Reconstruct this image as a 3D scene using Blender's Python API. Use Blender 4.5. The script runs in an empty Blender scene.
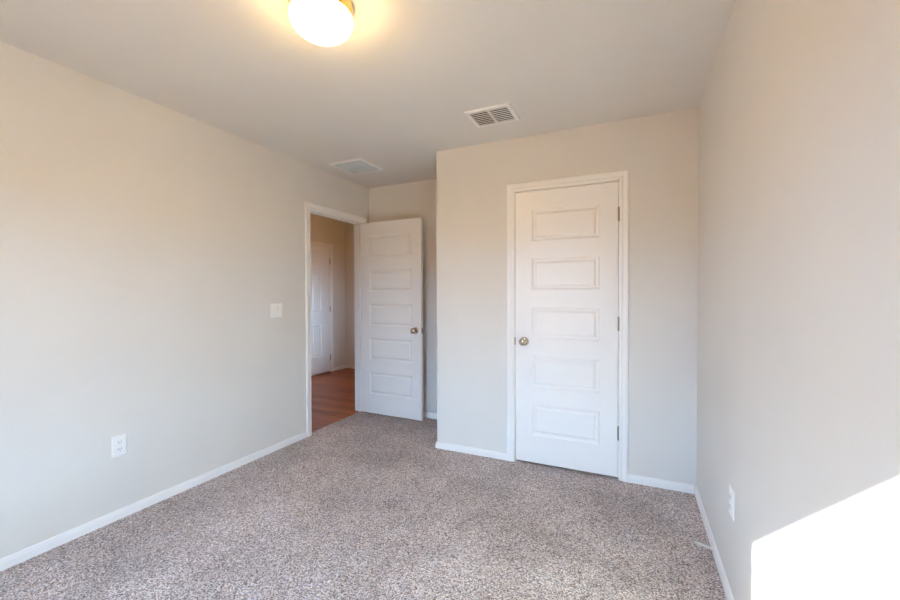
import bpy, bmesh, math, random
from mathutils import Vector, Matrix

random.seed(7)
C = bpy.context.scene.collection
sc = bpy.context.scene

# ------------------------------------------------------------------ camera
FPX = 396.81
cam_d = bpy.data.cameras.new('camera')
cam_d.sensor_fit = 'HORIZONTAL'
cam_d.sensor_width = 36.0
cam_d.lens = 36.0 * FPX / 900.0
cam_d.clip_start = 0.02
cam = bpy.data.objects.new('camera', cam_d)
C.objects.link(cam)
yaw, pit, rol = (math.radians(a) for a in (24.795, 0.764, -0.153))
Fv = Vector((-math.sin(yaw) * math.cos(pit), math.cos(yaw) * math.cos(pit), -math.sin(pit)))
R0 = Vector((math.cos(yaw), math.sin(yaw), 0))
U0 = R0.cross(Fv)
Rv = R0 * math.cos(rol) + U0 * math.sin(rol)
Uv = U0 * math.cos(rol) - R0 * math.sin(rol)
M = Matrix((Rv, Uv, -Fv)).transposed().to_4x4()
M.translation = Vector((0, 0, 1.2673))
cam.matrix_world = M
sc.camera = cam

# ------------------------------------------------------------------ world (daylight outside), sun, exposure
SKY = (10.6, 17.0, 26.8)         # radiance of the sky, r g b
GROUND = (5.5, 2.3, 0.3)         # radiance of the ground outside
SUN = (53.0, 59.0, 52.5)
LAMP = (40.0, 26.0, 9.0)         # radiance of the opal shade
HALL = (7.5, 3.5, 0.3)
HALL_FILL = (3.4, 5.1, 7.0)
w = bpy.data.worlds.new('daylight')
sc.world = w
w.use_nodes = True
nt = w.node_tree
nt.nodes.clear()
tc = nt.nodes.new('ShaderNodeTexCoord')
sep = nt.nodes.new('ShaderNodeSeparateXYZ')
rmp = nt.nodes.new('ShaderNodeValToRGB')
bg = nt.nodes.new('ShaderNodeBackground')
wo = nt.nodes.new('ShaderNodeOutputWorld')
mp = nt.nodes.new('ShaderNodeMapRange')
mp.inputs['From Min'].default_value = -1
nt.links.new(tc.outputs['Generated'], sep.inputs[0])
nt.links.new(sep.outputs['Z'], mp.inputs['Value'])
nt.links.new(mp.outputs[0], rmp.inputs[0])
nt.links.new(rmp.outputs[0], bg.inputs[0])
nt.links.new(bg.outputs[0], wo.inputs[0])
el = rmp.color_ramp.elements
el[0].position = 0.0;  el[0].color = (*(c / 100 for c in GROUND), 1)
el[1].position = 1.0;  el[1].color = (*(c / 100 for c in SKY), 1)
e = el.new(0.515); e.color = (*(c / 100 for c in GROUND), 1)
e = el.new(0.535); e.color = (*(c / 100 for c in SKY), 1)
bg.inputs[1].default_value = 100.0

sun_d = bpy.data.lights.new('sun', 'SUN')
sun_d.energy = max(SUN)
sun_d.angle = math.radians(0.53)
sun_d.color = tuple(c / max(max(SUN), 1e-6) for c in SUN)
sun = bpy.data.objects.new('sun', sun_d)
C.objects.link(sun)
SDIR = Vector((1.0, 1.1255, -0.795)).normalized()
sun.rotation_euler = SDIR.to_track_quat('-Z', 'Y').to_euler()
sun.location = (-6, -7, 6)

vs = sc.view_settings
sc.display_settings.display_device = 'sRGB'
vs.view_transform = 'Standard'
vs.look = 'None'
vs.gamma = 1.0
vs.use_curve_mapping = False
vs.exposure = 0.08
sc.cycles.max_bounces = 16
sc.cycles.diffuse_bounces = 10
sc.cycles.transparent_max_bounces = 12
sc.cycles.caustics_reflective = False
sc.cycles.caustics_refractive = False

# ------------------------------------------------------------------ room dimensions (metres)
H = 2.44
XR = 0.368          # right wall
XL = -2.649         # left wall
YC = 2.926          # closet wall
XC = -1.471         # outer corner of the closet
YA = 3.604          # wall at the end of the alcove
YB = -0.44          # window wall behind the camera
T = 0.115
HX = -4.53          # far wall of the hall
HY = 5.485          # end wall of the hall
HS = 0.4            # other end of the hall
HH = 2.95           # the hall is taller than the bedroom
DY0, DY1, DZ = 2.728, 3.500, 2.037     # entry opening between jamb faces
CX0, CX1 = -0.811, -0.090              # closet opening between jamb faces
JT = 0.018
WX0, WX1, WZ0, WZ1 = -1.60, -0.68, 0.485, 1.985   # window opening

# ------------------------------------------------------------------ materials
def mat(name):
    m = bpy.data.materials.new(name)
    m.use_nodes = True
    n = m.node_tree.nodes
    return m, n, m.node_tree.links, n['Principled BSDF']

def noise(n, l, scale, detail=2, rough=0.5, src=None):
    t = n.new('ShaderNodeTexNoise')
    t.inputs['Scale'].default_value = scale
    t.inputs['Detail'].default_value = detail
    t.inputs['Roughness'].default_value = rough
    l.new(src, t.inputs['Vector'])
    return t

def coords(n):
    return n.new('ShaderNodeTexCoord').outputs['Object']

def ramp(n, l, fac, stops):
    r = n.new('ShaderNodeValToRGB')
    l.new(fac, r.inputs[0])
    e = r.color_ramp.elements
    e[0].position, e[0].color = stops[0][0], (*stops[0][1], 1)
    e[1].position, e[1].color = stops[-1][0], (*stops[-1][1], 1)
    for p, c in stops[1:-1]:
        k = e.new(p); k.color = (*c, 1)
    return r

def bump(n, l, height, strength, dist, b):
    k = n.new('ShaderNodeBump')
    k.inputs['Strength'].default_value = strength
    k.inputs['Distance'].default_value = dist
    l.new(height, k.inputs['Height'])
    l.new(k.outputs[0], b.inputs['Normal'])
    return k

def paint(name, col, rough, tex_scale, tex_strength):
    m, n, l, b = mat(name)
    v = coords(n)
    t = noise(n, l, 2.5, 2, 0.5, v)
    c0 = tuple(x * 0.985 for x in col); c1 = tuple(min(1, x * 1.015) for x in col)
    l.new(ramp(n, l, t.outputs['Fac'], [(0.3, c0), (0.7, c1)]).outputs[0], b.inputs['Base Color'])
    b.inputs['Roughness'].default_value = rough
    h = noise(n, l, tex_scale, 3, 0.55, v)
    bump(n, l, h.outputs['Fac'], tex_strength, 0.002, b)
    return m

WALL = paint('wall_paint', (0.71, 0.69, 0.665), 0.65, 95, 0.22)
CEIL = paint('ceiling_paint', (0.71, 0.69, 0.665), 0.8, 70, 0.25)
WHITE = paint('white_semigloss', (0.85, 0.85, 0.85), 0.32, 30, 0.015)
PLASTIC = paint('white_plastic', (0.86, 0.86, 0.86), 0.3, 20, 0.0)
GRILLE = paint('white_enamel', (0.82, 0.82, 0.82), 0.4, 20, 0.0)

def metal(name, col, rough):
    m, n, l, b = mat(name)
    v = coords(n)
    t = noise(n, l, 60, 2, 0.5, v)
    l.new(ramp(n, l, t.outputs['Fac'], [(0.3, tuple(x * 0.94 for x in col)), (0.7, col)]).outputs[0], b.inputs['Base Color'])
    b.inputs['Metallic'].default_value = 1.0
    b.inputs['Roughness'].default_value = rough
    return m

NICKEL = metal('antique_nickel', (0.52, 0.46, 0.37), 0.2)
HINGE = metal('satin_nickel', (0.36, 0.30, 0.23), 0.35)
BRASS = metal('polished_brass', (0.85, 0.58, 0.22), 0.22)
STEEL = metal('spring_steel', (0.88, 0.87, 0.86), 0.45)

def flat(name, col, rough=0.6):
    m, n, l, b = mat(name)
    v = coords(n)
    t = noise(n, l, 40, 1, 0.5, v)
    l.new(ramp(n, l, t.outputs['Fac'], [(0.3, tuple(x * 0.9 for x in col)), (0.7, col)]).outputs[0], b.inputs['Base Color'])
    b.inputs['Roughness'].default_value = rough
    return m
DARK = flat('dark_duct', (0.035, 0.033, 0.033))
SLOT = flat('dark_slot', (0.02, 0.02, 0.02))
RUBBER = flat('rubber_tip', (0.75, 0.74, 0.72))
SLATE = flat('pale_blue_grey_enamel', (0.60, 0.66, 0.69), 0.45)
FILTER = flat('grey_filter', (0.42, 0.46, 0.48), 0.8)

def carpet():
    m, n, l, b = mat('carpet')
    v = coords(n)
    wob = noise(n, l, 60, 2, 0.5, v)
    mixv = n.new('ShaderNodeMix'); mixv.data_type = 'VECTOR'
    mixv.inputs['Factor'].default_value = 0.012
    l.new(v, mixv.inputs[4]); l.new(wob.outputs['Color'], mixv.inputs[5])
    vo = n.new('ShaderNodeTexVoronoi')
    vo.inputs['Scale'].default_value = 225
    l.new(mixv.outputs[1], vo.inputs['Vector'])
    sp = n.new('ShaderNodeSeparateColor')
    l.new(vo.outputs['Color'], sp.inputs[0])
    fine = noise(n, l, 260, 2, 0.6, v)
    ad = n.new('ShaderNodeMath'); ad.operation = 'MULTIPLY_ADD'
    ad.inputs[1].default_value = 0.72
    l.new(sp.outputs[0], ad.inputs[0])
    mu = n.new('ShaderNodeMath'); mu.operation = 'MULTIPLY'
    mu.inputs[1].default_value = 0.28
    l.new(fine.outputs['Fac'], mu.inputs[0]); l.new(mu.outputs[0], ad.inputs[2])
    r = ramp(n, l, ad.outputs[0], [(0.10, (0.11, 0.087, 0.08)), (0.34, (0.33, 0.285, 0.275)),
                                   (0.6, (0.57, 0.52, 0.51)), (0.86, (0.86, 0.82, 0.81))])
    # single tufts lean to brown, violet or green
    hue = ramp(n, l, sp.outputs[1], [(0.08, (1.14, 0.95, 0.85)), (0.4, (1.02, 1.0, 0.97)), (0.65, (0.98, 1.0, 0.97)), (0.92, (0.96, 0.95, 1.10))])
    hm = n.new('ShaderNodeMix'); hm.data_type = 'RGBA'; hm.blend_type = 'MULTIPLY'
    hm.inputs['Factor'].default_value = 1.0
    l.new(r.outputs[0], hm.inputs[6]); l.new(hue.outputs[0], hm.inputs[7])
    # pile brushed in different directions reads slightly lighter or darker
    big = noise(n, l, 2.2, 3, 0.55, v)
    br = ramp(n, l, big.outputs['Fac'], [(0.35, (0.82, 0.815, 0.81)), (0.65, (1.12, 1.12, 1.12))])
    mx = n.new('ShaderNodeMix'); mx.data_type = 'RGBA'; mx.blend_type = 'MULTIPLY'
    mx.inputs['Factor'].default_value = 1.0
    l.new(hm.outputs[2], mx.inputs[6]); l.new(br.outputs[0], mx.inputs[7])
    l.new(mx.outputs[2], b.inputs['Base Color'])
    b.inputs['Roughness'].default_value = 1.0
    b.inputs['Specular IOR Level'].default_value = 0.1
    bump(n, l, ad.outputs[0], 0.7, 0.006, b)
    return m
CARPET = carpet()

def wood():
    m, n, l, b = mat('hall_wood_planks')
    v = coords(n)
    br = n.new('ShaderNodeTexBrick')
    br.offset = 0.37
    br.inputs['Scale'].default_value = 1.0
    br.inputs['Brick Width'].default_value = 1.2
    br.inputs['Row Height'].default_value = 0.125
    br.inputs['Mortar Size'].default_value = 0.0015
    br.inputs['Color1'].default_value = (0.27, 0.075, 0.022, 1)
    br.inputs['Color2'].default_value = (0.46, 0.155, 0.055, 1)
    br.inputs['Mortar'].default_value = (0.06, 0.02, 0.01, 1)
    l.new(v, br.inputs['Vector'])
    mpn = n.new('ShaderNodeMapping')
    mpn.inputs['Scale'].default_value = (1.5, 26, 1)
    l.new(v, mpn.inputs[0])
    gr = noise(n, l, 2.0, 5, 0.6, mpn.outputs[0])
    gr_r = ramp(n, l, gr.outputs['Fac'], [(0.3, (0.68, 0.62, 0.58)), (0.7, (1.25, 1.2, 1.15))])
    mx = n.new('ShaderNodeMix'); mx.data_type = 'RGBA'; mx.blend_type = 'MULTIPLY'
    mx.inputs['Factor'].default_value = 1.0
    l.new(br.outputs['Color'], mx.inputs[6]); l.new(gr_r.outputs[0], mx.inputs[7])
    l.new(mx.outputs[2], b.inputs['Base Color'])
    b.inputs['Roughness'].default_value = 0.38
    return m
WOOD = wood()

def shade_glass():
    m, n, l, b = mat('lit_opal_glass')
    v = coords(n)
    t = noise(n, l, 7, 2, 0.5, v)
    c = ramp(n, l, t.outputs['Fac'], [(0.3, tuple(x / max(max(LAMP), 1e-6) * 0.97 for x in LAMP)), (0.7, tuple(x / max(max(LAMP), 1e-6) for x in LAMP))])
    l.new(c.outputs[0], b.inputs['Emission Color'])
    b.inputs['Emission Strength'].default_value = max(LAMP)
    b.inputs['Base Color'].default_value = (0.9, 0.87, 0.8, 1)
    b.inputs['Roughness'].default_value = 0.15
    return m
OPAL = shade_glass()

def pane_glass():
    m, n, l, b = mat('window_glass')
    o = n['Material Output']
    n.remove(b)
    tr = n.new('ShaderNodeBsdfTransparent')
    tr.inputs[0].default_value = (0.96, 0.98, 0.97, 1)
    gl = n.new('ShaderNodeBsdfGlossy')
    gl.inputs['Roughness'].default_value = 0.02
    lw = n.new('ShaderNodeLayerWeight'); lw.inputs['Blend'].default_value = 0.12
    fr = n.new('ShaderNodeMapRange')
    fr.inputs['To Min'].default_value = 0.04; fr.inputs['To Max'].default_value = 0.6
    l.new(lw.outputs['Facing'], fr.inputs['Value'])
    mx = n.new('ShaderNodeMixShader')
    l.new(fr.outputs[0], mx.inputs[0]); l.new(tr.outputs[0], mx.inputs[1]); l.new(gl.outputs[0], mx.inputs[2])
    l.new(mx.outputs[0], o.inputs['Surface'])
    return m
GLASS = pane_glass()

# ------------------------------------------------------------------ mesh helpers
def box(bm, x0, x1, y0, y1, z0, z1, bevel=0.0):
    vs_ = [bm.verts.new((x, y, z)) for x in (x0, x1) for y in (y0, y1) for z in (z0, z1)]
    idx = [(0, 1, 3, 2), (4, 6, 7, 5), (0, 4, 5, 1), (2, 3, 7, 6), (0, 2, 6, 4), (1, 5, 7, 3)]
    fs = [bm.faces.new([vs_[i] for i in f]) for f in idx]
    if bevel > 0:
        es = list({e for f in fs for e in f.edges})
        bmesh.ops.bevel(bm, geom=es, offset=bevel, segments=2, affect='EDGES', clamp_overlap=True)

def lathe(bm, prof, seg=32, origin=(0, 0, 0), axis='Z'):
    """prof: (radius, height) along the axis."""
    rings = []
    def P(r, h, a):
        c, s = r * math.cos(a), r * math.sin(a)
        p = {'Z': (c, s, h), 'Y': (c, h, s), 'X': (h, c, s)}[axis]
        return (p[0] + origin[0], p[1] + origin[1], p[2] + origin[2])
    for r, h in prof:
        if r < 1e-6:
            rings.append([bm.verts.new(P(0, h, 0))])
        else:
            rings.append([bm.verts.new(P(r, h, 2 * math.pi * k / seg)) for k in range(seg)])
    for a, b in zip(rings, rings[1:]):
        for k in range(seg):
            k2 = (k + 1) % seg
            if len(a) == 1 and len(b) == 1: continue
            if len(a) == 1: bm.faces.new((a[0], b[k2], b[k]))
            elif len(b) == 1: bm.faces.new((a[k], a[k2], b[0]))
            else: bm.faces.new((a[k], a[k2], b[k2], b[k]))
    for rg in (rings[0], rings[-1]):
        if len(rg) > 1:
            bm.faces.new(rg)

def obj(name, bm, m, parent=None, smooth=False):
    bmesh.ops.recalc_face_normals(bm, faces=bm.faces[:])
    me = bpy.data.meshes.new(name)
    bm.to_mesh(me); bm.free()
    me.materials.append(m)
    if smooth:
        me.polygons.foreach_set('use_smooth', [True] * len(me.polygons))
        try:
            me.set_sharp_from_angle(angle=math.radians(40))
        except Exception:
            pass
    o = bpy.data.objects.new(name, me)
    C.objects.link(o)
    if parent: o.parent = parent
    return o

def empty(name, loc, rotz=0.0):
    o = bpy.data.objects.new(name, None)
    o.empty_display_size = 0.1
    C.objects.link(o)
    o.location = loc
    o.rotation_euler = (0, 0, rotz)
    return o

def tag(o, label=None, cat=None, group=None, kind=None):
    for k, v in (('label', label), ('category', cat), ('group', group), ('kind', kind)):
        if v: o[k] = v
    return o

def struct(name, bm, m, label=None, cat=None):
    return tag(obj(name, bm, m), label, cat, None, 'structure')

def boxes(*bs):
    bm = bmesh.new()
    for b in bs: box(bm, *b)
    return bm

# ------------------------------------------------------------------ shell
EDGE = -2.69     # where the carpet meets the hall planks, under the entry door
struct('floor', boxes((EDGE, XR + 0.15, YB - 0.15, YA + T, -0.12, 0.0)), CARPET,
       'speckled grey brown carpet covering the bedroom floor', 'carpet')
struct('floor_hall', boxes((HX - T, EDGE, HS - T, HY + T, -0.12, -0.004)), WOOD,
       'reddish brown plank floor seen through the open doorway', 'wood floor')
struct('ceiling', boxes((XL - T, XR + 0.15, YB - 0.15, YA + T, H, H + 0.12)), CEIL,
       'beige painted ceiling above the bedroom', 'ceiling')

struct('ceiling_hall', boxes((HX - T, XL, HS - T, HY + T, HH, HH + 0.12)), CEIL, 'ceiling of the hall beyond the doorway', 'ceiling')

OY0, OY1, OZ = DY0 - JT, DY1 + JT, DZ + JT
struct('wall_left', boxes((XL - T, XL, YB - 0.15, OY0, 0, H), (XL - T, XL, OY0, OY1, OZ, H), (XL - T, XL, OY1, HY + T, 0, H),
                          (XL - T, XL, HS - T, HY + T, H + 0.12, HH), (XL - T, XL, YA + T, HY + T, H, H + 0.12)),
       WALL, 'long beige left wall with the open doorway', 'wall')
struct('wall_right', boxes((XR, XR + 0.15, YB - 0.15, YA + T, 0, H)), WALL,
       'beige right wall with a bright patch of sunlight', 'wall')
OX0, OX1 = CX0 - JT, CX1 + JT
struct('wall_closet', boxes((XC, OX0, YC, YC + T, 0, H), (OX0, OX1, YC, YC + T, OZ, H), (OX1, XR, YC, YC + T, 0, H)),
       WALL, 'beige wall around the closed closet door', 'wall')
struct('wall_closet_side', boxes((XC, XC + T, YC + T, YA, 0, H)), WALL,
       'side of the closet facing the alcove', 'wall')
struct('wall_alcove', boxes((XL, XR, YA, YA + T, 0, H)), WALL,
       'short beige wall behind the open panel door', 'wall')
struct('wall_rear', boxes((XL, WX0, YB - 0.15, YB, 0, H), (WX1, XR, YB - 0.15, YB, 0, H),
                          (WX0, WX1, YB - 0.15, YB, 0, WZ0), (WX0, WX1, YB - 0.15, YB, WZ1, H)), WALL,
       'window wall behind the viewer', 'wall')
# hall
HD0, HD1, HDZ = 4.285, 5.098, 2.037
struct('wall_hall', boxes((HX - T, HX, HS - T, HD0 - JT, 0, HH), (HX - T, HX, HD0 - JT, HD1 + JT, HDZ + JT, HH),
                          (HX - T, HX, HD1 + JT, HY + T, 0, HH)), WALL,
       'shaded hall wall around the far white door', 'wall')
struct('wall_hall_end', boxes((HX, XL - T, HY, HY + T, 0, HH)), WALL,
       'dark strip of hall wall at the right of the doorway view', 'wall')
struct('wall_hall_start', boxes((HX, XL - T, HS - T, HS, 0, HH)), WALL, 'hall wall out of view', 'wall')

# ------------------------------------------------------------------ baseboards
BASE = [(0, 0), (0.012, 0), (0.012, 0.034), (0.010, 0.039), (0.0085, 0.042), (0.0085, 0.047), (0.005, 0.052), (0, 0.054)]
def sweep(bm, prof, stations):
    """stations: functions mapping a profile point to 3D; consecutive ones are bridged, ends capped."""
    rings = [[bm.verts.new(f(p)) for p in prof] for f in stations]
    n = len(prof)
    for a, b in zip(rings, rings[1:]):
        for k in range(n):
            k2 = (k + 1) % n
            bm.faces.new((a[k], a[k2], b[k2], b[k]))
    bm.faces.new(rings[0]); bm.faces.new(rings[-1])

def run(path, closed_miter=True):
    """Baseboard along a path of (x, y); the room lies to the left of the travel direction."""
    st = []
    for i, p in enumerate(path):
        p = Vector(p)
        d0 = (p - Vector(path[i - 1])).normalized() if i > 0 else None
        d1 = (Vector(path[i + 1]) - p).normalized() if i < len(path) - 1 else None
        n0 = Vector((-d0.y, d0.x)) if d0 else None
        n1 = Vector((-d1.y, d1.x)) if d1 else None
        if n0 and n1:
            m = (n0 + n1) / (1 + n0.dot(n1))
        else:
            m = n0 or n1
        st.append(lambda q, p=p, m=m: (p.x + m.x * q[0], p.y + m.y * q[0], q[1]))
    bm = bmesh.new()
    sweep(bm, BASE, st)
    return bm

CW = 0.057       # casing width
RV = 0.005       # reveal
struct('baseboard_left', run([(XL, DY0 - RV - CW - 0.003), (XL, YB + 0.013)]), WHITE, 'white baseboard along the left wall', 'baseboard')
struct('baseboard_right', run([(XR, YB + 0.0005), (XR, YC - 0.0005)]), WHITE, 'white baseboard along the right wall', 'baseboard')
struct('baseboard_closet_right', run([(XR - 0.0125, YC), (CX1 + RV + CW, YC)]), WHITE,
       'short white baseboard right of the closet door', 'baseboard')
struct('baseboard_closet_left', run([(CX0 - RV - CW, YC), (XC, YC), (XC, YA - 0.0005)]), WHITE,
       'white baseboard left of the closet door wrapping the corner', 'baseboard')
struct('baseboard_alcove', run([(XC - 0.0125, YA), (XL + 0.0005, YA)]), WHITE, 'white baseboard behind the open door', 'baseboard')
struct('baseboard_rear', run([(XL, YB), (XR - 0.013, YB)]), WHITE, 'white baseboard under the window', 'baseboard')
struct('baseboard_hall', run([(HX, HY - 0.0005), (HX, HD1 + RV + CW)]), WHITE, 'white baseboard right of the far hall door', 'baseboard')
struct('baseboard_hall_end', run([(XL - T, HY), (HX + 0.0125, HY)]), WHITE, 'white baseboard on the hall end wall', 'baseboard')

# ------------------------------------------------------------------ casings and jambs
CAS = [(0, 0), (0, 0.008), (0.003, 0.010), (0.014, 0.0115), (0.020, 0.0100), (0.024, 0.0130), (0.034, 0.0150),
       (0.046, 0.0165), (0.054, 0.0155), (0.057, 0.0125), (0.057, 0)]
def casing(bm, to3d, a0, a1, top, bottom=0.0):
    a0 -= RV; a1 += RV; top += RV
    st = [lambda p: to3d(a0 - p[0], bottom, p[1]), lambda p: to3d(a0 - p[0], top + p[0], p[1]),
          lambda p: to3d(a1 + p[0], top + p[0], p[1]), lambda p: to3d(a1 + p[0], bottom, p[1])]
    sweep(bm, CAS, st)

# entry doorway (left wall): casing on both faces, jamb and stops
bm = bmesh.new()
casing(bm, lambda a, z, d: (XL + d, a, z), DY0, DY1, DZ)
casing(bm, lambda a, z, d: (XL - T - d, a, z), DY0, DY1, DZ)
g_ = 0.0
box(bm, XL - T, XL, OY0, DY0, 0, OZ); box(bm, XL - T, XL, DY1, OY1, 0, OZ); box(bm, XL - T, XL, DY0, DY1, DZ, OZ)
box(bm, XL - 0.072, XL - 0.038, DY0, DY0 + 0.011, 0, DZ)
box(bm, XL - 0.072, XL - 0.038, DY1 - 0.011, DY1, 0, DZ)
box(bm, XL - 0.072, XL - 0.038, DY0 + 0.011, DY1 - 0.011, DZ - 0.011, DZ)
struct('trim_1', bm, WHITE, 'white casing and jamb of the open entry doorway', 'door trim')

# closet doorway
bm = bmesh.new()
casing(bm, lambda a, z, d: (a, YC - d, z), CX0, CX1, DZ)
box(bm, OX0, CX0, YC, YC + T, 0, OZ); box(bm, CX1, OX1, YC, YC + T, 0, OZ); box(bm, CX0, CX1, YC, YC + T, DZ, OZ)
box(bm, CX0, CX0 + 0.011, YC + 0.039, YC + 0.073, 0, DZ)
box(bm, CX1 - 0.011, CX1, YC + 0.039, YC + 0.073, 0, DZ)
box(bm, CX0 + 0.011, CX1 - 0.011, YC + 0.039, YC + 0.073, DZ - 0.011, DZ)
struct('trim_2', bm, WHITE, 'white casing and jamb around the closed closet door', 'door trim')

# far hall doorway
bm = bmesh.new()
casing(bm, lambda a, z, d: (HX + d, a, z), HD0, HD1, HDZ)
box(bm, HX - T, HX, HD0 - JT, HD0, 0, HDZ + JT); box(bm, HX - T, HX, HD1, HD1 + JT, 0, HDZ + JT)
box(bm, HX - T, HX, HD0, HD1, HDZ, HDZ + JT)
box(bm, HX - T, HX - 0.045, HD0, HD1, -0.003, HDZ)       # keeps the unseen room behind dark
struct('trim_3', bm, WHITE, 'white casing around the far hall door', 'door trim')

# ------------------------------------------------------------------ doors
def ring_faces(bm, loops):
    for a, b in zip(loops, loops[1:]):
        for k in range(4):
            k2 = (k + 1) % 4
            bm.faces.new((a[k], a[k2], b[k2], b[k]))

def door_leaf(name, W, Hh, TH, cols, rows, m, label, cat='door'):
    """Leaf in local axes: x along the width from 0, y = thickness (front face y = 0, back y = TH), z up."""
    bm = bmesh.new()
    xs = sorted({0.0, W, *[v for c in cols for v in c]})
    zs = sorted({0.0, Hh, *[v for r in rows for v in r]})
    cells = {(c[0], r[0]) for c in cols for r in rows}
    for y, s in ((0.0, 1), (TH, -1)):
        gv = {(x, z): bm.verts.new((x, y, z)) for x in xs for z in zs}
        for x0, x1 in zip(xs, xs[1:]):
            for z0, z1 in zip(zs, zs[1:]):
                q = [gv[(x0, z0)], gv[(x1, z0)], gv[(x1, z1)], gv[(x0, z1)]]
                if (x0, z0) in cells:
                    loops = [q]
                    for ins, dep in ((0.005, 0.0022), (0.013, 0.0078), (0.024, 0.0090), (0.027, 0.0090)):
                        loops.append([bm.verts.new((a, y + s * dep, b)) for a, b in
                                      ((x0 + ins, z0 + ins), (x1 - ins, z0 + ins), (x1 - ins, z1 - ins), (x0 + ins, z1 - ins))])
                    ring_faces(bm, loops)
                    bm.faces.new(loops[-1])
                else:
                    bm.faces.new(q)
    bm.verts.ensure_lookup_table()
    bmesh.ops.remove_doubles(bm, verts=bm.verts, dist=1e-5)
    bnd = [e for e in bm.edges if len(e.link_faces) == 1]
    bmesh.ops.bridge_loops(bm, edges=bnd)
    leaf = obj(name, bm, m)
    tag(leaf, label, cat, None, 'structure')
    for r in reversed(rows):
        for c in cols:
            for y, s in ((0.0, 1), (TH, -1)):
                pb = bmesh.new()
                x0, x1, z0, z1 = c[0] + 0.0265, c[1] - 0.0265, r[0] + 0.0265, r[1] - 0.0265
                loops = []
                for ins, dep in ((0, 0.0110), (0, 0.0088), (0.010, 0.0030), (0.014, 0.0018)):
                    loops.append([pb.verts.new((a, y + s * dep, b)) for a, b in
                                  ((x0 + ins, z0 + ins), (x1 - ins, z0 + ins), (x1 - ins, z1 - ins), (x0 + ins, z1 - ins))])
                ring_faces(pb, loops)
                pb.faces.new(loops[0]); pb.faces.new(loops[-1])
                obj('panel', pb, m, leaf)
    return leaf

def knob(parent, x, z, front=True, TH=0.035):
    s = -1 if front else 1
    y0 = 0.0 if front else TH
    bm = bmesh.new()
    lathe(bm, [(0, 0), (0.033, 0), (0.033, s * 0.003), (0.030, s * 0.007), (0.022, s * 0.010), (0, s * 0.010)], 32, (x, y0, z), 'Y')
    ro = obj('rosette', bm, NICKEL, None, True)
    bm = bmesh.new()
    pr = [(0, 0.008), (0.012, 0.008), (0.0115, 0.022), (0.014, 0.028), (0.021, 0.034), (0.0265, 0.042), (0.028, 0.049),
          (0.0265, 0.056), (0.022, 0.061), (0.014, 0.0645), (0.006, 0.066), (0, 0.066)]
    lathe(bm, [(r, s * h) for r, h in pr], 32, (x, y0, z), 'Y')
    k = obj('door_knob', bm, NICKEL, parent, True)
    ro.parent = k
    return k

def hinge(parent, x, y, z, plate):
    """Knuckle at (x, y, z centre); plate = box extents of the visible leaf."""
    bm = bmesh.new()
    hh = 0.0445
    for k in range(5):
        a = z - hh + k * 2 * hh / 5
        lathe(bm, [(0, a + 0.0004), (0.0062, a + 0.0004), (0.0062, a + 2 * hh / 5 - 0.0004), (0, a + 2 * hh / 5 - 0.0004)], 14, (x, y, 0))
    lathe(bm, [(0, z + hh), (0.005, z + hh), (0.0045, z + hh + 0.004), (0, z + hh + 0.005)], 12, (x, y, 0))
    lathe(bm, [(0, z - hh - 0.005), (0.0045, z - hh - 0.004), (0.005, z - hh), (0, z - hh)], 12, (x, y, 0))
    if plate:
        box(bm, *plate)
    return obj('hinge', bm, HINGE, parent, True)

ROWS = [(0.215 + k * 0.3605 - 0.014, 0.45 + k * 0.3605 - 0.014) for k in range(5)]
# closet door: closed, hinged on the right, knob on the left
DG = 0.017
cd = door_leaf('door_1', 0.714, 2.031 - DG, 0.035, [(0.121, 0.597)], ROWS, WHITE,
               'closed white five panel closet door with its knob on the left')
cd.location = (CX0 + 0.0035, YC + 0.001, DG)
knob(cd, 0.066, 0.917 - DG)
for z in (1.81, 1.066, 0.32):
    hinge(cd, 0.7175, -0.0048, z - DG, None)
bm = bmesh.new()
box(bm, -0.0075, 0.0015, -0.0035, 0.004, 0.917 - DG - 0.028, 0.917 - DG + 0.028, 0.001)
obj('latch_plate', bm, HINGE, cd)

# entry door: swung open into the room, hinged on the far jamb
EW = 0.738
ed = door_leaf('door_2', EW, 2.028 - DG, 0.035, [(0.102, 0.632)], ROWS, WHITE,
               'white five panel entry door standing open beside the doorway')
ed.location = (XL + 0.008, 3.457, DG)
ed.rotation_euler = (0, 0, math.radians(-1.3))
knob(ed, EW - 0.066, 0.911 - DG)
knob(ed, EW - 0.066, 0.911 - DG, front=False)
bm = bmesh.new()
box(bm, EW - 0.0015, EW + 0.0008, 0.005, 0.030, 0.911 - DG - 0.028, 0.911 - DG + 0.028)
box(bm, EW + 0.0008, EW + 0.010, 0.011, 0.024, 0.911 - DG - 0.009, 0.911 - DG + 0.009, 0.002)
obj('latch_plate', bm, HINGE, ed)
for z in (1.81, 1.066, 0.32):
    hinge(ed, -0.001, 0.0405, z - DG, (-0.034, -0.012, 0.0418, 0.0432, z - DG - 0.0445, z - DG + 0.0445))

# far hall door: six panels, hinged on the right
hd = door_leaf('door_3', HD1 - HD0 - 0.006, 2.030 - DG, 0.035, [(0.115, 0.325), (0.405, 0.615)],
               [(0.26, 0.785), (0.985, 1.61), (1.735, 1.90)], WHITE,
               'white six panel door at the far side of the hall')
hd.location = (HX - 0.001, HD0 + 0.003, DG + 0.006)
hd.rotation_euler = (0, 0, math.radians(90))
for z in (1.81, 1.037, 0.24):
    hinge(hd, HD1 - HD0 - 0.0035, -0.0048, z - DG, None)

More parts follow.
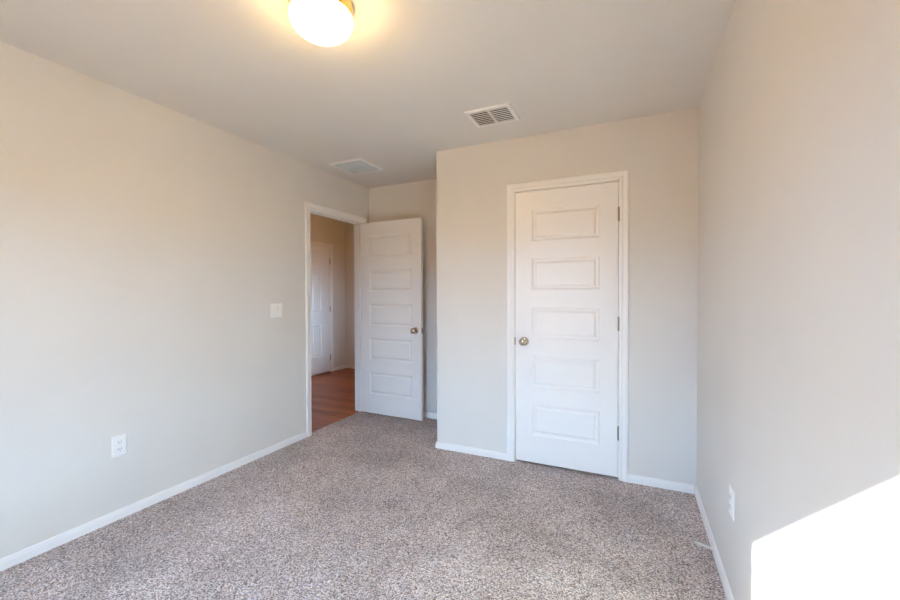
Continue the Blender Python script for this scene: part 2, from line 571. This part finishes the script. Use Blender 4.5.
# ------------------------------------------------------------------ window (behind the camera)
win = tag(empty('window_1', ((WX0 + WX1) / 2, YB - 0.1, WZ0)), 'single hung white window behind the viewer', 'window', None, 'structure')
wx, wz = (WX0 + WX1) / 2, WZ0
def wpart(name, bs, m, parent=None):
    o = obj(name, boxes(*bs), m)
    o.parent = parent or win
    return o
hw, hh = (WX1 - WX0) / 2, WZ1 - WZ0
wpart('window_frame', [(-hw, -hw + 0.04, 0.015, 0.085 - 0.02, 0, hh), (hw - 0.04, hw, 0.015, 0.065, 0, hh),
                       (-hw + 0.04, hw - 0.04, 0.015, 0.065, hh - 0.03, hh), (-hw + 0.04, hw - 0.04, 0.015, 0.065, 0, 0.04)], PLASTIC)
wpart('meeting_rail', [(-hw + 0.04, hw - 0.04, 0.020, 0.050, hh / 2 - 0.02, hh / 2 + 0.02)], PLASTIC)
wpart('glass_pane', [(-hw + 0.04, hw - 0.04, 0.030, 0.034, 0.04, hh / 2 - 0.02)], GLASS)
wpart('glass_pane', [(-hw + 0.04, hw - 0.04, 0.036, 0.040, hh / 2 + 0.02, hh - 0.03)], GLASS)
wpart('window_sill', [(-hw - 0.02, hw + 0.02, 0.1005, 0.125, -0.03, -0.002), (-hw, hw, 0.065, 0.1005, 0.0, 0.006)], WHITE)

# ------------------------------------------------------------------ ceiling light
LX, LY = -1.14, 1.245
lamp = tag(empty('ceiling_light', (LX, LY, H)), 'lit flush ceiling light with opal glass shade and brass pan', 'ceiling light')
bm = bmesh.new()
lathe(bm, [(0, 0), (0.120, 0), (0.1235, -0.004), (0.1235, -0.020), (0.121, -0.040), (0.1195, -0.064), (0.117, -0.067), (0.113, -0.066), (0.110, -0.055), (0, -0.050)], 64)
obj('brass_pan', bm, BRASS, lamp, True)
bm = bmesh.new()
R_, c_ = 0.122, 0.074
zc = 2.30 + c_ - H
pr = [(0.100, zc + 0.046)]
for k in range(33):
    a = math.radians(38) - k / 32 * math.radians(128)
    pr.append((R_ * math.cos(a) if k < 32 else 0, zc + c_ * math.sin(a)))
lathe(bm, pr, 64)
obj('glass_shade', bm, OPAL, lamp, True)

# added warm lamp for the hall, out of view; no fixture is modelled
hl = bpy.data.lights.new('hall_light', 'AREA')
hl.energy = max(HALL)
hl.shape = 'DISK'
hl.size = 0.25
hl.color = tuple(c / max(max(HALL), 1e-6) for c in HALL)
hlo = bpy.data.objects.new('hall_light', hl)
C.objects.link(hlo)
hlo.location = (-3.3, 4.2, HH - 0.08)
# added cool fill light aimed at the far hall door, no opening behind it
hd_l = bpy.data.lights.new('hall_fill', 'AREA')
hd_l.energy = max(HALL_FILL)
hd_l.shape = 'RECTANGLE'
hd_l.size, hd_l.size_y = 0.7, 1.3
hd_l.spread = math.radians(75)
hd_l.color = tuple(c / max(max(HALL_FILL), 1e-6) for c in HALL_FILL)
hdo = bpy.data.objects.new('hall_fill', hd_l)
C.objects.link(hdo)
hdo.location = (XL - T - 0.03, 4.2, 0.9)
hdo.rotation_euler = Vector((-1.75, 0.15, -0.12)).to_track_quat('-Z', 'Z').to_euler()

# ------------------------------------------------------------------ ceiling supply register (two louvre banks)
VX0, VX1, VY0, VY1 = -0.995, -0.688, 2.364, 2.623
vent = tag(empty('air_vent', ((VX0 + VX1) / 2, (VY0 + VY1) / 2, H)), 'white ceiling vent with two banks of dark louvres', 'vent')
vw, vh = (VX1 - VX0) / 2, (VY1 - VY0) / 2
fb = 0.028
bm = bmesh.new()
def bevel_frame(bm, vw, vh, fb, z0=0.0, drop=0.009):
    loops = []
    for ins, z in ((0, z0), (0.004, z0 - drop * 0.6), (0.010, z0 - drop), (fb, z0 - drop), (fb, z0)):
        loops.append([bm.verts.new((a, b, z)) for a, b in ((-vw + ins, -vh + ins), (vw - ins, -vh + ins), (vw - ins, vh - ins), (-vw + ins, vh - ins))])
    ring_faces(bm, loops)
    ring_faces(bm, [loops[-1], loops[0]])
bevel_frame(bm, vw, vh, fb)
obj('vent_frame', bm, GRILLE, vent)
obj('duct_backing', boxes((-vw + fb, vw - fb, -vh + fb, vh - fb, -0.0016, -0.0004)), DARK, vent)
obj('vent_divider', boxes((-0.007, 0.007, -vh + fb, vh - fb, -0.0088, -0.0018)), GRILLE, vent)
NS = 8
def blade(parent, name, x0, x1, y, w, z0, z1, m=None, th=0.0006):
    """Slanted blade whose broad lower face looks down and towards -y."""
    bm = bmesh.new()
    vv = [bm.verts.new((x, y + dy, z)) for x in (x0, x1) for dy, z in ((-w, z1), (-w, z1 - th), (w, z0 - th), (w, z0))]
    for k_ in range(4):
        k2 = (k_ + 1) % 4
        bm.faces.new((vv[k_], vv[k2], vv[4 + k2], vv[4 + k_]))
    bm.faces.new(vv[:4]); bm.faces.new(vv[4:])
    return obj(name, bm, m or GRILLE, parent)
for bank in (-1, 1):
    x0, x1 = (-vw + fb + 0.001, -0.0072) if bank < 0 else (0.0072, vw - fb - 0.001)
    for k in range(NS):
        y = -vh + fb + (k + 0.5) * (2 * (vh - fb)) / NS
        blade(vent, 'louvre', x0, x1, y, 0.0016, -0.0080, -0.0052)

# ------------------------------------------------------------------ square return grille near the doorway
RX0, RX1, RY0, RY1 = -2.476, -2.115, 2.775, 3.125
ret = tag(empty('return_grille', ((RX0 + RX1) / 2, (RY0 + RY1) / 2, H)), 'square pale grey grille on the ceiling near the doorway', 'vent')
rw, rh = (RX1 - RX0) / 2, (RY1 - RY0) / 2
bm = bmesh.new()
bevel_frame(bm, rw, rh, 0.024, 0.0, 0.010)
obj('grille_frame', bm, GRILLE, ret)
obj('filter_backing', boxes((-rw + 0.024, rw - 0.024, -rh + 0.024, rh - 0.024, -0.0016, -0.0004)), FILTER, ret)
obj('cross_bar', boxes((-rw + 0.024, rw - 0.024, -0.004, 0.004, -0.0095, -0.0018)), SLATE, ret)
NR = 24
for k in range(NR):
    y = -rh + 0.024 + (k + 0.5) * (2 * (rh - 0.024)) / NR
    if abs(y) < 0.0095: continue
    blade(ret, 'grille_blade', -rw + 0.025, rw - 0.025, y, 0.0046, -0.0086, -0.0026, SLATE)

# ------------------------------------------------------------------ wall plates (local: x along the wall, y out of the wall = -, z up)
def plate(bm, hw, hh, t=0.005):
    loops = []
    for ins, y in ((0, 0), (0.0, -t * 0.35), (0.003, -t * 0.85), (0.007, -t)):
        loops.append([bm.verts.new((a, y, b)) for a, b in ((-hw + ins, -hh + ins), (hw - ins, -hh + ins), (hw - ins, hh - ins), (-hw + ins, hh - ins))])
    ring_faces(bm, loops)
    bm.faces.new(loops[0]); bm.faces.new(loops[-1])

def screw(parent, x, z, y=-0.005):
    bm = bmesh.new()
    lathe(bm, [(0, y), (0.0035, y), (0.003, y - 0.001), (0, y - 0.0012)], 12, (x, 0, z), 'Y')
    return obj('screw', bm, PLASTIC, parent, True)

def outlet(loc, rotz, label):
    o = tag(empty('wall_outlet', loc, rotz), label, 'outlet', None)
    bm = bmesh.new(); plate(bm, 0.037, 0.0590)
    obj('cover_plate', bm, PLASTIC, o)
    screw(o, 0, 0)
    for z in (0.0195, -0.0195):
        bm = bmesh.new()
        n = 28
        ring0, ring1 = [], []
        for k in range(n):
            a = 2 * math.pi * k / n
            x = max(-0.0170, min(0.0170, 0.0195 * math.cos(a))); zz = max(-0.0140, min(0.0140, 0.0175 * math.sin(a)))
            ring0.append(bm.verts.new((x, -0.0049, z + zz))); ring1.append(bm.verts.new((x * 0.96, -0.0072, z + zz * 0.96)))
        for k in range(n):
            k2 = (k + 1) % n
            bm.faces.new((ring0[k], ring0[k2], ring1[k2], ring1[k]))
        bm.faces.new(ring0); bm.faces.new(ring1)
        r = obj('receptacle', bm, PLASTIC, o)
        for x, h_ in ((-0.0064, 0.0045), (0.0064, 0.0038)):
            obj('slot', boxes((x - 0.0013, x + 0.0013, -0.0077, -0.0071, z + 0.003 - h_, z + 0.003 + h_)), SLOT, r)
        bm = bmesh.new()
        lathe(bm, [(0, -0.0071), (0.0024, -0.0071), (0.0024, -0.0077), (0, -0.0077)], 14, (0, 0, z - 0.0085), 'Y')
        obj('ground_hole', bm, SLOT, r)
    return o
PI = math.pi
outlet((XL, 1.248, 0.414), PI / 2, 'white duplex wall outlet low on the long left wall')
outlet((XR, 1.937, 0.419), -PI / 2, 'white duplex wall outlet low on the right wall near the sun patch')

sw = tag(empty('light_switch', (XL, 2.349, 1.141), PI / 2), 'white double light switch plate left of the doorway', 'light switch')
bm = bmesh.new(); plate(bm, 0.058, 0.0575)
obj('cover_plate', bm, PLASTIC, sw)
for x in (-0.023, 0.023):
    bm = bmesh.new()
    vv = []
    for a in (x - 0.0165, x + 0.0165):
        vv.append([bm.verts.new((a, y, z)) for y, z in ((-0.0049, -0.033), (-0.0062, -0.033), (-0.0070, 0.0), (-0.0100, 0.033), (-0.0049, 0.033))])
    for k in range(5):
        k2 = (k + 1) % 5
        bm.faces.new((vv[0][k], vv[0][k2], vv[1][k2], vv[1][k]))
    bm.faces.new(vv[0]); bm.faces.new(vv[1])
    obj('rocker', bm, PLASTIC, sw)
    screw(sw, x, 0.0415 + 0.007); screw(sw, x, -0.0415 - 0.007)

# ------------------------------------------------------------------ spring door stop on the right baseboard
ds = tag(empty('door_stop', (XR - 0.012, 2.268, 0.030)), 'thin spring door stop sticking out of the right baseboard', 'door stop')
ds.rotation_euler = (0, math.radians(9), 0)
bm = bmesh.new()
lathe(bm, [(0, 0.0005), (0.011, 0), (0.011, -0.003), (0.006, -0.009), (0, -0.009)], 20, (0, 0, 0), 'X')
obj('mounting_base', bm, STEEL, ds, True)
bm = bmesh.new()
turns, seg, rr, wr = 18, 12, 0.0052, 0.0016
L0, L1 = -0.008, -0.068
prev = None
N = turns * seg
for i in range(N + 1):
    a = 2 * PI * i / seg
    ctr = Vector((L0 + (L1 - L0) * i / N, rr * math.cos(a), rr * math.sin(a)))
    rad = Vector((0, math.cos(a), math.sin(a)))
    ring = [bm.verts.new(ctr + rad * wr * math.cos(b) + Vector((1, 0, 0)) * wr * math.sin(b)) for b in (0, PI / 2, PI, 3 * PI / 2)]
    if prev:
        for k in range(4):
            k2 = (k + 1) % 4
            bm.faces.new((prev[k], prev[k2], ring[k2], ring[k]))
    else:
        bm.faces.new(ring)
    prev = ring
bm.faces.new(prev)
obj('spring', bm, STEEL, ds, True)
bm = bmesh.new()
lathe(bm, [(0, -0.066), (0.0062, -0.066), (0.0068, -0.070), (0.0064, -0.078), (0.004, -0.080), (0, -0.080)], 18, (0, 0, 0), 'X')
obj('rubber_tip', bm, RUBBER, ds, True)
